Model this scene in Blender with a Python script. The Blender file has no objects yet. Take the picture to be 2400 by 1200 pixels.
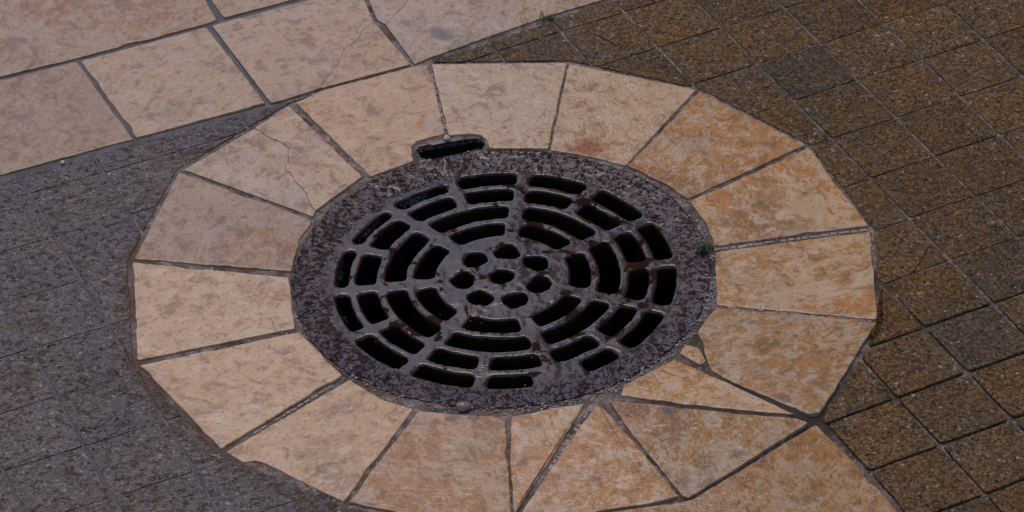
import bpy, bmesh, math, random
from mathutils import Vector, Matrix, noise

scene = bpy.context.scene
col = scene.collection
R = math.radians

# ------------------------------------------------------------------ plan of the place (0.1 mm, origin at the drain)
DATA = {
    'ring': [["r1",0.45,[[-1595,2293],[-1018,2570],[-1032,2881],[-952,3017],[-563,3129],[-673,4451],[-716,4764],[-934,4738],[-2177,4312],[-2537,4082]]],["r2",0.5,[[-508,3093],[-251,3092],[-81,3053],[-15,2919],[24,2730],[780,2642],[1180,4581],[-651,4766]]],["r3",0.3,[[812,2610],[1416,2366],[1765,2154],[2877,3760],[1220,4566]]],["r4",0.95,[[1813,2129],[2254,1681],[2507,1324],[4170,2327],[2928,3694]]],["r5",0.75,[[2535,1266],[2695,796],[2754,290],[4744,490],[4210,2245]]],["r6",0.75,[[2744,157],[2640,-913],[4584,-1421],[4748,362]]],["r7",0.85,[[2341,-1435],[2379,-1625],[2392,-1945],[2435,-2214],[2551,-2351],[3501,-3143],[3626,-3133],[4556,-1503],[2640,-964]]],["r7b",0.8,[[2077,-1826],[2309,-2077],[2374,-2009],[2318,-1744],[2154,-1651]]],["r8",0.7,[[1340,-2365],[1281,-2546],[1732,-2685],[2008,-2779],[2613,-2950],[3337,-3126],[3217,-3016],[2406,-2293],[1991,-1942]]],["r9",0.75,[[1374,-3333],[1833,-4445],[1898,-4497],[3463,-3307],[3335,-3221],[2703,-3064],[2049,-2881],[1722,-2780],[1127,-2635]]],["r10",0.95,[[484,-3528],[-56,-4515],[-14,-4760],[810,-4607],[1420,-4537],[1772,-4446],[1320,-3359],[990,-2660]]],["r11",0.8,[[-146,-3694],[-161,-4579],[-118,-4463],[393,-3518],[813,-2657],[404,-2709],[-70,-2810]]],["r12",0.7,[[-2101,-4152],[-1561,-4376],[-1192,-4544],[-216,-4790],[-182,-3690],[-153,-2809],[-737,-2697],[-1187,-2576]]],["r13",0.32,[[-3524,-3071],[-3331,-3287],[-3177,-3265],[-2975,-3404],[-2675,-3684],[-2150,-4124],[-1258,-2520],[-1628,-2301],[-2010,-1882]]],["r14",0.25,[[-4580,-1326],[-3595,-3008],[-2107,-1797],[-2613,-894]]],["r15",0.33,[[-4697,763],[-4618,-1213],[-2664,-794],[-2718,238]]],["r16",0.55,[[-3331,2114],[-4118,2669],[-4687,861],[-2688,376],[-2559,1027],[-2389,1411]]],["r17a",0.5,[[-3105,3544],[-3021,3479],[-2957,3357],[-2878,3277],[-2792,3220],[-2720,3124],[-2642,3037],[-2659,2960],[-2674,2883],[-2659,2793],[-2667,2713],[-2706,2647],[-2702,2568],[-2692,2518],[-2653,2510],[-2646,2456],[-2634,2408],[-2602,2390],[-2604,2329],[-2559,2208],[-2489,2113],[-2446,1992],[-2419,1856],[-2389,1725],[-2333,1618],[-1708,2287],[-2637,4004]]],["r17b",0.45,[[-4056,2719],[-3330,2189],[-2371,1492],[-2335,1616],[-2391,1722],[-2422,1854],[-2449,1990],[-2492,2111],[-2562,2206],[-2606,2326],[-2604,2387],[-2636,2405],[-2648,2453],[-2655,2507],[-2694,2515],[-2705,2565],[-2709,2648],[-2670,2714],[-2662,2794],[-2677,2884],[-2662,2962],[-2644,3038],[-2722,3120],[-2794,3216],[-2880,3273],[-2958,3353],[-3022,3474],[-3106,3540]]]],
    'slabs': [["u1",0.72,[[-7862,4857],[-6593,5178],[-5516,5517],[-3729,6149],[-3604,6220],[-3794,6847],[-4583,9790],[-8115,8937]]],["u2",0.6,[[-3502,6261],[-2445,6642],[-1219,7109],[-1753,9440],[-4457,9774],[-3721,6839]]],["m1",0.42,[[-7715,2493],[-6497,2885],[-5216,3336],[-4745,3496],[-5543,5416],[-6589,5075],[-7855,4744]]],["m2",0.33,[[-4688,3519],[-3834,3824],[-2953,4121],[-3748,6045],[-5478,5429]]],["m3a",0.32,[[-2878,4112],[-2598,4210],[-2193,4387],[-2162,4502],[-2119,4600],[-2066,4686],[-2012,4770],[-1968,4869],[-1915,4955],[-1918,5012],[-1909,5052],[-1898,5093],[-1878,5125],[-1880,5175],[-1873,5218],[-1798,5345],[-1704,5424],[-1628,5540],[-1575,5703],[-1499,5822],[-1412,5917],[-1595,6802],[-2448,6512],[-3532,6136],[-3664,6067]]],["m3b",0.36,[[-948,4812],[-1406,5893],[-1410,5913],[-1497,5818],[-1573,5699],[-1626,5536],[-1702,5420],[-1796,5341],[-1870,5215],[-1878,5173],[-1875,5123],[-1896,5091],[-1906,5050],[-1915,5009],[-1913,4952],[-1966,4866],[-2010,4766],[-2064,4683],[-2117,4597],[-2160,4498],[-2191,4383]]],["m4a",0.5,[[-1521,6815],[-1362,5952],[-1248,5823],[-1201,5922],[-1139,5993],[-1088,6088],[-1028,6163],[-972,6248],[-932,6363],[-892,6441],[-828,6478],[-802,6583],[-761,6661],[-698,6701],[-669,6802],[-857,7043]]],["m4b",0.5,[[-890,4805],[-696,4927],[253,5399],[1073,5790],[1798,6068],[1988,6175],[1702,7066],[-667,6798],[-696,6697],[-759,6657],[-800,6579],[-826,6474],[-890,6438],[-930,6359],[-970,6244],[-1026,6159],[-1086,6084],[-1137,5989],[-1199,5918],[-1246,5819]]],["b1",0.8,[[1949,-4533],[1779,-4575],[830,-4670],[289,-4852],[7,-5295],[3077,-6482],[4713,-6011],[4289,-5010],[3992,-4256],[3680,-3607],[3555,-3357]]]],
    'pavers': [["r",[[-214,4799],[234,4980],[139,5207],[-634,4842]]],["r",[[331,4744],[245,4960],[-163,4794]]],["r",[[263,5004],[1149,5370],[1042,5633],[172,5222]]],["r",[[1506,4508],[1158,5337],[268,4983],[367,4741],[1213,4655]]],["r",[[3655,-3228],[3690,-3311],[4564,-2939],[4249,-2172]]],["r",[[4079,-4226],[4951,-3870],[4591,-2964],[3704,-3333]]],["r",[[4443,-5147],[5338,-4789],[4974,-3895],[4089,-4249]]],["r",[[4839,-6073],[5714,-5712],[5348,-4818],[4459,-5184]]],["r",[[5214,-6991],[6094,-6625],[5722,-5739],[4837,-6102]]],["r",[[1186,5385],[2075,5742],[1942,6057],[1078,5650]]],["r",[[2130,4690],[2448,4821],[2072,5729],[1441,5459]]],["r",[[1589,4466],[2130,4690],[1441,5459],[1194,5354],[1553,4485]]],["r",[[2831,3907],[2460,4798],[2146,4672]]],["r",[[2783,3868],[2838,3890],[2831,3907],[2146,4672],[1610,4456]]],["r",[[4384,-1933],[5122,-1640],[4752,-739],[4702,-760],[4638,-1481]]],["r",[[4284,-2109],[4612,-2921],[5486,-2558],[5132,-1657],[4349,-1995]]],["r",[[4994,-3837],[5876,-3481],[5512,-2592],[4621,-2960]]],["r",[[5372,-4771],[6253,-4402],[5885,-3520],[5004,-3873]]],["r",[[5755,-5689],[6634,-5333],[6267,-4447],[5383,-4806]]],["r",[[6136,-6608],[7017,-6246],[6655,-5359],[5765,-5723]]],["r",[[6525,-7537],[7398,-7168],[7033,-6284],[6150,-6649]]],["r",[[2106,5761],[2995,6115],[2845,6484],[1974,6073]]],["r",[[2480,4839],[3379,5208],[2998,6111],[2117,5736]]],["r",[[2869,3908],[3764,4283],[3388,5183],[2504,4821]]],["r",[[3549,3106],[4141,3348],[3770,4260],[2869,3892],[2905,3807],[2934,3792]]],["r",[[4244,2321],[4511,2432],[4142,3340],[3554,3099],[4240,2333]]],["r",[[4536,1351],[4905,1504],[4531,2419],[4250,2300]]],["r",[[4805,385],[5287,584],[4916,1486],[4542,1331],[4810,440]]],["r",[[5164,-545],[5658,-336],[5500,52]]],["r",[[4770,-712],[5164,-545],[5500,52],[5293,562],[4803,363],[4718,-582]]],["r",[[5152,-1618],[6039,-1260],[5664,-361],[4791,-730]]],["r",[[5540,-2539],[6412,-2183],[6047,-1295],[5169,-1657]]],["r",[[5919,-3466],[6796,-3105],[6425,-2210],[5552,-2569]]],["r",[[6295,-4388],[7188,-4024],[6820,-3138],[5939,-3498]]],["r",[[6678,-5304],[7561,-4941],[7201,-4057],[6317,-4423]]],["r",[[3028,6137],[3915,6508],[3752,6911],[2882,6501]]],["r",[[3418,5212],[4308,5578],[3933,6487],[3035,6126]]],["r",[[3788,4291],[4672,4661],[4315,5559],[3423,5200]]],["r",[[4175,3374],[5061,3740],[4693,4645],[3807,4276]]],["r",[[4558,2453],[5442,2804],[5072,3712],[4173,3350]]],["r",[[4939,1522],[5822,1888],[5458,2794],[4570,2423]]],["r",[[5314,606],[6198,971],[5829,1878],[4941,1497]]],["r",[[5697,-319],[6582,37],[6218,946],[5323,586]]],["r",[[6083,-1241],[6961,-882],[6591,23],[5708,-331]]],["r",[[6453,-2154],[7337,-1802],[6984,-910],[6093,-1264]]],["r",[[6838,-3084],[7714,-2716],[7354,-1830],[6469,-2199]]],["r",[[7225,-4004],[8107,-3645],[7735,-2760],[6858,-3113]]],["r",[[3961,6523],[4848,6883],[4657,7338],[3789,6929]]],["r",[[4338,5592],[5218,5958],[4845,6861],[3962,6496]]],["r",[[4723,4667],[5605,5044],[5232,5953],[4337,5573]]],["r",[[5091,3749],[5988,4126],[5614,5014],[4716,4653]]],["r",[[5479,2832],[6373,3189],[5995,4092],[5111,3730]]],["r",[[5855,1904],[6738,2270],[6377,3183],[5490,2807]]],["r",[[6236,973],[7121,1343],[6751,2255],[5860,1882]]],["r",[[6622,52],[7512,426],[7128,1329],[6246,956]]],["r",[[7003,-863],[7885,-496],[7514,410],[6625,33]]],["r",[[7387,-1784],[8262,-1419],[7903,-526],[7016,-892]]],["r",[[7763,-2708],[8643,-2341],[8280,-1444],[7394,-1814]]],["r",[[4876,6894],[5760,7263],[5554,7762],[4688,7353]]],["r",[[5261,5986],[6154,6341],[5780,7248],[4881,6877]]],["r",[[5632,5058],[6528,5426],[6154,6321],[5265,5962]]],["r",[[6014,4127],[6905,4487],[6526,5405],[5653,5033]]],["r",[[6398,3200],[7290,3575],[6917,4483],[6031,4120]]],["r",[[6777,2274],[7669,2659],[7300,3550],[6412,3183]]],["r",[[7156,1358],[8054,1727],[7681,2637],[6794,2264]]],["r",[[7547,434],[8430,804],[8059,1719],[7177,1346]]],["r",[[7923,-491],[8812,-116],[8440,785],[7551,420]]],["r",[[5806,7290],[6694,7643],[6467,8192],[5597,7782]]],["r",[[6188,6354],[7071,6731],[6690,7627],[5805,7268]]],["r",[[6566,5439],[7449,5805],[7073,6701],[6198,6339]]],["r",[[6940,4504],[7833,4885],[7453,5788],[6577,5413]]],["r",[[7316,3590],[8206,3956],[7838,4856],[6945,4496]]],["r",[[7706,2669],[8584,3032],[8223,3931],[7336,3570]]],["r",[[8084,1745],[8979,2103],[8608,3013],[7718,2655]]],["r",[[8469,827],[9359,1185],[8986,2091],[8094,1721]]],["r",[[7109,6735],[8000,7099],[7625,8005],[6733,7636]]],["r",[[7485,5817],[8380,6181],[8009,7083],[7113,6718]]],["r",[[7865,4895],[8754,5266],[8385,6160],[7494,5790]]],["r",[[8249,3973],[9141,4338],[8759,5240],[7882,4875]]],["r",[[8629,3045],[9524,3407],[9138,4313],[8255,3947]]],["r",[[8026,7120],[8920,7488],[8542,8390],[7662,8020]]],["r",[[8412,6204],[9297,6558],[8917,7473],[8030,7103]]],["r",[[8787,5270],[9674,5632],[9309,6550],[8416,6172]]],["r",[[9171,4352],[10051,4714],[9681,5619],[8802,5262]]],["l",[[-8141,-3848],[-7214,-3493],[-7559,-2540],[-8502,-2886]]],["l",[[-7776,-4819],[-6839,-4463],[-7204,-3513],[-8136,-3856]]],["l",[[-7420,-5789],[-6481,-5429],[-6847,-4479],[-7772,-4833]]],["l",[[-8254,-578],[-7316,-231],[-7683,726],[-8612,390]]],["l",[[-7898,-1553],[-6956,-1194],[-7321,-239],[-8242,-592]]],["l",[[-7537,-2524],[-6594,-2157],[-6961,-1202],[-7893,-1553]]],["l",[[-7170,-3489],[-6228,-3136],[-6596,-2176],[-7529,-2530]]],["l",[[-6808,-4455],[-5867,-4101],[-6233,-3147],[-7158,-3500]]],["l",[[-6449,-5416],[-5515,-5077],[-5872,-4127],[-6799,-4465]]],["l",[[-8008,1736],[-7081,2077],[-7242,2506],[-8177,2178]]],["l",[[-7650,751],[-6721,1110],[-7077,2064],[-8013,1720]]],["l",[[-7287,-213],[-6350,146],[-6712,1097],[-7638,746]]],["l",[[-6933,-1183],[-5997,-837],[-6350,130],[-7280,-232]]],["l",[[-6563,-2150],[-5634,-1797],[-5979,-843],[-6916,-1193]]],["l",[[-6197,-3117],[-5270,-2766],[-5618,-1813],[-6553,-2164]]],["l",[[-5828,-4096],[-4903,-3735],[-5263,-2780],[-6194,-3137]]],["l",[[-5474,-5057],[-4539,-4705],[-4901,-3756],[-5825,-4100]]],["l",[[-5105,-6031],[-4178,-5680],[-4534,-4720],[-5474,-5067]]],["l",[[-7036,2088],[-6111,2437],[-6266,2849],[-7204,2520]]],["l",[[-6686,1119],[-5741,1469],[-6102,2428],[-7036,2081]]],["l",[[-6316,146],[-5383,507],[-5748,1458],[-6672,1105]]],["l",[[-5950,-817],[-5017,-473],[-5370,484],[-6320,143]]],["l",[[-5590,-1793],[-4668,-1438],[-5012,-486],[-5941,-837]]],["l",[[-5233,-2761],[-4292,-2411],[-4651,-1443],[-5593,-1811]]],["l",[[-4865,-3727],[-3936,-3376],[-4286,-2419],[-5231,-2772]]],["l",[[-4511,-4695],[-3577,-4345],[-3925,-3398],[-4864,-3742]]],["l",[[-4138,-5661],[-3218,-5319],[-3572,-4362],[-4502,-4704]]],["l",[[-6073,2451],[-5135,2810],[-5280,3196],[-6226,2863]]],["l",[[-5715,1475],[-4769,1825],[-5133,2785],[-6065,2433]]],["l",[[-4606,1370],[-4770,1826],[-5706,1465],[-5346,508],[-4776,720],[-4782,830]]],["l",[[-4776,716],[-5349,497],[-4986,-451],[-4724,-354]]],["l",[[-4723,-375],[-4977,-470],[-4630,-1427],[-4602,-1416],[-4678,-1286]]],["l",[[-4263,-2397],[-4070,-2324],[-4594,-1430],[-4620,-1440]]],["l",[[-4064,-2334],[-4251,-2402],[-3894,-3370],[-3467,-3208],[-3618,-3094]]],["l",[[-3459,-3215],[-3900,-3382],[-3532,-4338],[-2598,-3980],[-2658,-3824]]],["l",[[-3173,-5311],[-2238,-4946],[-2598,-3994],[-3528,-4340]]],["l",[[-2812,-6272],[-1872,-5919],[-2234,-4963],[-3177,-5316]]],["l",[[-5104,2805],[-4165,3159],[-4310,3536],[-5253,3205]]],["l",[[-4054,2838],[-4171,3144],[-5095,2798],[-4748,1846],[-4408,1974],[-4156,2748]]],["l",[[-4414,1956],[-4730,1837],[-4585,1432]]],["l",[[-2487,-3954],[-2568,-3983],[-2201,-4937],[-1272,-4600],[-2167,-4197]]],["l",[[-1847,-5913],[-904,-5570],[-1271,-4603],[-2196,-4960]]],["l",[[-3218,3577],[-3330,3881],[-4275,3549],[-4142,3175],[-3331,3478]]],["l",[[-3370,3443],[-4123,3170],[-4015,2873]]],["l",[[-1210,-4623],[-869,-5553],[58,-5194],[-92,-4786],[-844,-4786]]],["l",[[-505,-6519],[418,-6174],[71,-5213],[-865,-5561]]],["l",[[-2358,4207],[-2363,4221],[-3293,3894],[-3187,3605],[-2620,4107]]]],
    'chips': [[[-698,4669],[-690,4610],[-663,4606],[-670,4669]],[[-691,4585],[-678,4487],[-645,4488],[-652,4587]],[[-674,4461],[-664,4341],[-630,4340],[-644,4468]],[[-666,4318],[-660,4284],[-633,4279],[-638,4319]],[[-664,4254],[-661,4211],[-623,4213],[-626,4259]],[[-649,4182],[-635,4075],[-603,4074],[-616,4193]],[[-622,3851],[-609,3756],[-572,3752],[-584,3857]],[[-610,3730],[-603,3653],[-579,3659],[-583,3731]],[[-604,3640],[-590,3531],[-559,3531],[-569,3640]],[[-578,3507],[-567,3386],[-538,3392],[-550,3512]],[[-580,3361],[-570,3246],[-528,3248],[-541,3371]],[[4736,440],[4621,427],[4617,385],[4739,399]],[[4585,434],[4509,426],[4511,374],[4598,381]],[[4487,427],[4349,411],[4356,371],[4490,381]],[[4332,417],[4242,408],[4251,355],[4337,362]],[[4223,396],[4106,386],[4109,338],[4231,352]],[[4087,377],[3968,363],[3966,323],[4089,336]],[[3939,373],[3875,362],[3875,317],[3945,327]],[[3849,361],[3794,352],[3801,306],[3855,311]],[[3774,359],[3691,346],[3699,304],[3781,307]],[[3668,336],[3586,325],[3588,282],[3680,292]],[[3486,325],[3381,314],[3380,272],[3498,283]],[[3350,308],[3242,292],[3246,247],[3361,259]],[[3220,294],[3179,285],[3181,238],[3227,239]],[[3156,288],[3034,274],[3041,221],[3161,234]],[[3011,273],[2939,261],[2936,213],[3021,218]],[[2907,260],[2833,249],[2829,213],[2915,219]],[[2800,258],[2727,247],[2729,202],[2809,206]],[[2756,-982],[2864,-1009],[2876,-982],[2764,-951]],[[3051,-1062],[3104,-1076],[3117,-1059],[3048,-1038]],[[3132,-1078],[3198,-1097],[3215,-1070],[3141,-1047]],[[3328,-1137],[3373,-1151],[3382,-1123],[3336,-1108]],[[3394,-1157],[3498,-1183],[3501,-1160],[3400,-1131]],[[3519,-1183],[3634,-1214],[3648,-1190],[3524,-1153]],[[3773,-1254],[3842,-1272],[3856,-1254],[3770,-1228]],[[3869,-1290],[3934,-1306],[3949,-1281],[3874,-1262]],[[3960,-1312],[4070,-1341],[4084,-1316],[3970,-1281]],[[4097,-1343],[4213,-1377],[4222,-1345],[4106,-1312]],[[4236,-1388],[4341,-1416],[4348,-1391],[4239,-1359]],[[4359,-1414],[4438,-1435],[4449,-1413],[4369,-1389]],[[4467,-1446],[4502,-1456],[4519,-1429],[4470,-1414]],[[4533,-1459],[4647,-1490],[4657,-1470],[4537,-1437]],[[-2222,-1947],[-2287,-2002],[-2275,-2023],[-2204,-1966]],[[-2311,-2015],[-2399,-2086],[-2386,-2109],[-2291,-2035]],[[-2413,-2104],[-2495,-2172],[-2481,-2204],[-2391,-2134]],[[-2522,-2182],[-2588,-2234],[-2561,-2261],[-2502,-2211]],[[-2605,-2251],[-2674,-2310],[-2654,-2331],[-2580,-2270]],[[-2686,-2326],[-2742,-2376],[-2725,-2403],[-2661,-2353]],[[-2769,-2390],[-2805,-2418],[-2779,-2444],[-2742,-2415]],[[-2812,-2433],[-2869,-2480],[-2856,-2505],[-2795,-2456]],[[-2892,-2490],[-2958,-2545],[-2936,-2566],[-2873,-2515]],[[-3050,-2617],[-3117,-2675],[-3099,-2699],[-3024,-2639]],[[-3132,-2694],[-3213,-2760],[-3195,-2782],[-3113,-2713]],[[872,-2734],[847,-2783],[886,-2806],[916,-2761]],[[833,-2800],[773,-2908],[808,-2933],[871,-2820]],[[719,-3004],[691,-3052],[731,-3081],[766,-3028]],[[675,-3075],[649,-3121],[689,-3151],[723,-3100]],[[605,-3213],[578,-3259],[615,-3276],[643,-3226]],[[563,-3274],[502,-3381],[553,-3405],[611,-3297]],[[504,-3401],[457,-3488],[497,-3508],[546,-3424]],[[449,-3514],[431,-3554],[460,-3571],[487,-3526]],[[419,-3572],[405,-3600],[433,-3626],[455,-3591]],[[380,-3618],[343,-3689],[381,-3709],[417,-3640]],[[331,-3708],[282,-3794],[317,-3817],[371,-3726]]],
    'pt': {"tuft1":[0.1006,0.5691],"tuft2":[0.259,0.0246],"pebble":[-0.0647,-0.257],"chip":[-0.567,0.3059],"white":[-0.0546,0.3019],"tw1":[-0.0612,0.2543],"tw2":[-0.0604,0.2369],"tw3":[-0.0587,0.2158],"rust":[0.1311,0.26]},
    'rust': [[0.1313,0.2619,0.032,0.95],[0.112,0.2555,0.018,0.7],[0.1707,0.2141,0.016,0.5],[0.1946,0.1981,0.02,0.7],[0.2147,0.174,0.018,0.7],[0.232,0.1504,0.014,0.5],[-0.2737,0.3885,0.01,0.3]],
    'spots': [[-0.357,0.1554,0.01],[-0.0901,-0.3806,0.009],[0.0015,-0.3649,0.01],[0.1819,-0.2904,0.014],[-0.3163,-0.2173,0.008],[0.1388,-0.3821,0.007],[-0.1957,0.2098,0.009],[-0.3347,0.2897,0.006],[0.4077,-0.1569,0.008],[0.359,-0.0593,0.004],[-0.239,-0.349,0.014],[0.3421,0.1127,0.006],[0.0236,0.3173,0.005],[-0.4068,0.5544,0.006],[-0.0454,0.5483,0.022],[-0.4671,0.4031,0.004],[-0.3838,-0.025,0.008],[-0.0792,-0.2755,0.012],[-0.0535,-0.2783,0.01],[0.5973,-0.0607,0.01],[0.2566,-0.3792,0.012],[0.086,-0.4034,0.008]],
    'pocket': [[-1023,2725],[-977,2604],[-836,2588],[-549,2651],[-259,2753],[-26,2842],[-26,2939],[-83,3024],[-242,3052],[-585,3043],[-977,2972],[-1014,2898]],
    'pockethole': [[-833,2645],[-610,2581],[-463,2574],[-411,2683],[-144,2768],[-47,2874],[-70,2964],[-176,2996],[-476,2943],[-878,2892],[-951,2794]],
    'cam': {"loc":[-0.14031,-3.67393,2.87646],"mat":[[0.997087,0.0687701,-0.0329885],[-0.0681694,0.6094886,-0.7898586],[-0.0342125,0.7898065,0.6124011]],"lens":129.108},
    'rust_left': [[-4771,2110],[-4737,912],[-4696,-155],[-4644,-1269],[-4417,-1832],[-3997,-2446],[-3611,-3045]],
    'moss': [[2667,-2486],[2947,-2761],[1805,-2733],[2259,-2863],[2760,-3022],[2343,-1621],[2672,-102],[3480,-3261],[3220,-3073],[3683,-3283],[4610,-2797],[4714,-684],[5008,-1579]],
}


# ------------------------------------------------------------------ camera
cam_data = bpy.data.cameras.new('camera')
cam_data.sensor_width = 36.0
cam_data.lens = DATA['cam']['lens']
cam_data.clip_start = 0.05
cam_data.clip_end = 500.0
cam = bpy.data.objects.new('camera', cam_data)
m = Matrix(DATA['cam']['mat']).to_4x4()
m.translation = Vector(DATA['cam']['loc'])
cam.matrix_world = m
col.objects.link(cam)
scene.camera = cam

# ------------------------------------------------------------------ sky, sun, exposure (rainy overcast day)
SUN_EL, SUN_AZ = R(62), R(-8)          # azimuth from +Y towards +X
world = bpy.data.worlds.new('World')
scene.world = world
world.use_nodes = True
wn = world.node_tree
bg = wn.nodes['Background']
sky = wn.nodes.new('ShaderNodeTexSky')
sky.sky_type = 'NISHITA'
sky.sun_disc = False
sky.sun_elevation = SUN_EL
sky.sun_rotation = SUN_AZ
sky.air_density = 1.0
sky.dust_density = 2.0
sky.ozone_density = 1.0
hs = wn.nodes.new('ShaderNodeHueSaturation')
hs.inputs['Saturation'].default_value = 0.95
wn.links.new(sky.outputs[0], hs.inputs['Color'])
cool = wn.nodes.new('ShaderNodeMix')
cool.data_type = 'RGBA'; cool.blend_type = 'MULTIPLY'
cool.inputs['Factor'].default_value = 1.0
cool.inputs[7].default_value = (0.96, 0.90, 1.03, 1.0)      # cool rain cloud
wn.links.new(hs.outputs[0], cool.inputs[6])
wn.links.new(cool.outputs[2], bg.inputs['Color'])
bg.inputs['Strength'].default_value = 0.15
sun_data = bpy.data.lights.new('sun', 'SUN')
sun_data.energy = 0.7
sun_data.angle = R(24)
sun_data.color = (1.0, 0.90, 0.78)
sun = bpy.data.objects.new('sun', sun_data)
d = Vector((math.sin(SUN_AZ) * math.cos(SUN_EL), math.cos(SUN_AZ) * math.cos(SUN_EL), math.sin(SUN_EL)))
sun.rotation_euler = d.to_track_quat('Z', 'Y').to_euler()
col.objects.link(sun)
scene.view_settings.view_transform = 'Standard'
scene.view_settings.look = 'None'
scene.view_settings.gamma = 1.0
scene.view_settings.exposure = 0.44
scene.render.engine = 'CYCLES'
scene.cycles.max_bounces = 4
scene.cycles.diffuse_bounces = 2
scene.cycles.use_adaptive_sampling = True
scene.cycles.adaptive_threshold = 0.02
scene.cycles.use_denoising = True
scene.cycles.denoiser = 'OPENIMAGEDENOISE'
scene.cycles.denoising_input_passes = 'RGB_ALBEDO_NORMAL'
scene.cycles.denoising_prefilter = 'ACCURATE'

# ------------------------------------------------------------------ node helper
class NG:
    def __init__(self, name):
        self.mat = bpy.data.materials.new(name)
        self.mat.use_nodes = True
        self.t = self.mat.node_tree
        self.b = self.t.nodes['Principled BSDF']
        self.geo = self.t.nodes.new('ShaderNodeNewGeometry')
        self.P = self.geo.outputs['Position']
    def node(self, typ, **kw):
        n = self.t.nodes.new(typ)
        for k, v in kw.items():
            setattr(n, k, v)
        return n
    def put(self, sock, v):
        if v is None:
            return
        if isinstance(v, bpy.types.NodeSocket):
            self.t.links.new(v, sock)
        elif isinstance(v, (tuple, list)) and sock.type == 'RGBA' and len(v) == 3:
            sock.default_value = (*v, 1.0)
        else:
            sock.default_value = v
    def math(self, op, a, b=None, c=None, clamp=False):
        n = self.node('ShaderNodeMath', operation=op, use_clamp=clamp)
        self.put(n.inputs[0], a); self.put(n.inputs[1], b); self.put(n.inputs[2], c)
        return n.outputs[0]
    def vmath(self, op, a, b=None, scale=None):
        n = self.node('ShaderNodeVectorMath', operation=op)
        self.put(n.inputs[0], a); self.put(n.inputs[1], b)
        if scale is not None:
            self.put(n.inputs['Scale'], scale)
        return n.outputs['Value'] if op in ('LENGTH', 'DISTANCE', 'DOT_PRODUCT') else n.outputs[0]
    def noise(self, vec, scale, detail=2.0, rough=0.5, dist=0.0, color=False):
        n = self.node('ShaderNodeTexNoise')
        self.put(n.inputs['Vector'], vec)
        n.inputs['Scale'].default_value = scale
        n.inputs['Detail'].default_value = detail
        n.inputs['Roughness'].default_value = rough
        n.inputs['Distortion'].default_value = dist
        return n.outputs['Color'] if color else n.outputs['Fac']
    def voronoi(self, vec, scale, feature='F1', rnd=1.0):
        n = self.node('ShaderNodeTexVoronoi', feature=feature)
        self.put(n.inputs['Vector'], vec)
        n.inputs['Scale'].default_value = scale
        n.inputs['Randomness'].default_value = rnd
        return n
    def ramp(self, fac, lo, hi, a=0.0, b=1.0):
        n = self.node('ShaderNodeMapRange', interpolation_type='SMOOTHSTEP')
        self.put(n.inputs['Value'], fac)
        n.inputs['From Min'].default_value = lo; n.inputs['From Max'].default_value = hi
        self.put(n.inputs['To Min'], a); self.put(n.inputs['To Max'], b)
        return n.outputs[0]
    def mix(self, fac, a, b, blend='MIX'):
        n = self.node('ShaderNodeMix', data_type='RGBA', blend_type=blend)
        self.put(n.inputs['Factor'], fac); self.put(n.inputs['A'], a) if False else None
        self.put(n.inputs[6], a); self.put(n.inputs[7], b)
        return n.outputs[2]
    def attr(self, name):
        n = self.node('ShaderNodeAttribute', attribute_type='OBJECT', attribute_name=name)
        return n.outputs['Fac']
    def rand(self):
        return self.node('ShaderNodeObjectInfo').outputs['Random']
    def local(self):
        """object coordinates pushed apart at random, so that no two stones share a pattern"""
        tc = self.node('ShaderNodeTexCoord').outputs['Object']
        k = self.math('MULTIPLY', self.rand(), 57.0)
        c = self.node('ShaderNodeCombineXYZ')
        self.put(c.inputs[0], k); self.put(c.inputs[1], self.math('MULTIPLY', k, 1.7)); self.put(c.inputs[2], self.math('MULTIPLY', k, 0.6))
        rot = self.node('ShaderNodeVectorRotate', rotation_type='Z_AXIS')
        self.put(rot.inputs['Vector'], tc); self.put(rot.inputs['Angle'], self.math('MULTIPLY', self.rand(), 40.0))
        return self.vmath('ADD', rot.outputs[0], c.outputs[0])
    def bump(self, h, dist, normal=None, strength=1.0):
        n = self.node('ShaderNodeBump')
        n.inputs['Strength'].default_value = strength
        n.inputs['Distance'].default_value = dist
        self.put(n.inputs['Height'], h)
        if normal is not None:
            self.put(n.inputs['Normal'], normal)
        return n.outputs[0]
    def scaled(self, vec, s, rot=0.0):
        n = self.node('ShaderNodeMapping')
        self.put(n.inputs['Vector'], vec)
        n.inputs['Scale'].default_value = s
        n.inputs['Rotation'].default_value = (0, 0, rot)
        return n.outputs[0]
    def flow(self):
        """plan position warped the way the water wanders"""
        w = self.noise(self.P, 9.0, 2.0, color=True)
        w = self.vmath('SUBTRACT', w, (0.5, 0.5, 0.5))
        return self.vmath('ADD', self.P, self.vmath('SCALE', w, scale=0.045))
    def water(self, amp, wave=1.0, rings=0.5):
        """height of the running film: wandering wavelets and the rings of rain drops"""
        F = self.flow()
        a = self.noise(self.scaled(F, (70, 150, 90), 0.5), wave, 2.0, 0.55, 0.6)
        b = self.noise(self.scaled(F, (190, 120, 120), -0.4), wave, 1.5, 0.5, 0.4)
        h = self.math('ADD', self.math('MULTIPLY', a, 0.75), self.math('MULTIPLY', b, 0.35))
        v = self.voronoi(self.P, 11.0)
        dm = self.math('DIVIDE', v.outputs['Distance'], 11.0)
        on = self.math('GREATER_THAN', self.node_sep(v.outputs['Color'], 0), 0.45)
        w = self.math('SINE', self.math('MULTIPLY', dm, 2 * math.pi / 0.0042))
        env = self.math('MULTIPLY', self.ramp(dm, 0.006, 0.022, 1.0, 0.0), on)
        h = self.math('ADD', h, self.math('MULTIPLY', self.math('MULTIPLY', w, env), 0.12 * rings))
        return self.bump(h, amp)
    def node_sep(self, colr, i):
        n = self.node('ShaderNodeSeparateColor')
        self.put(n.inputs[0], colr)
        return n.outputs[i]
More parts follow.
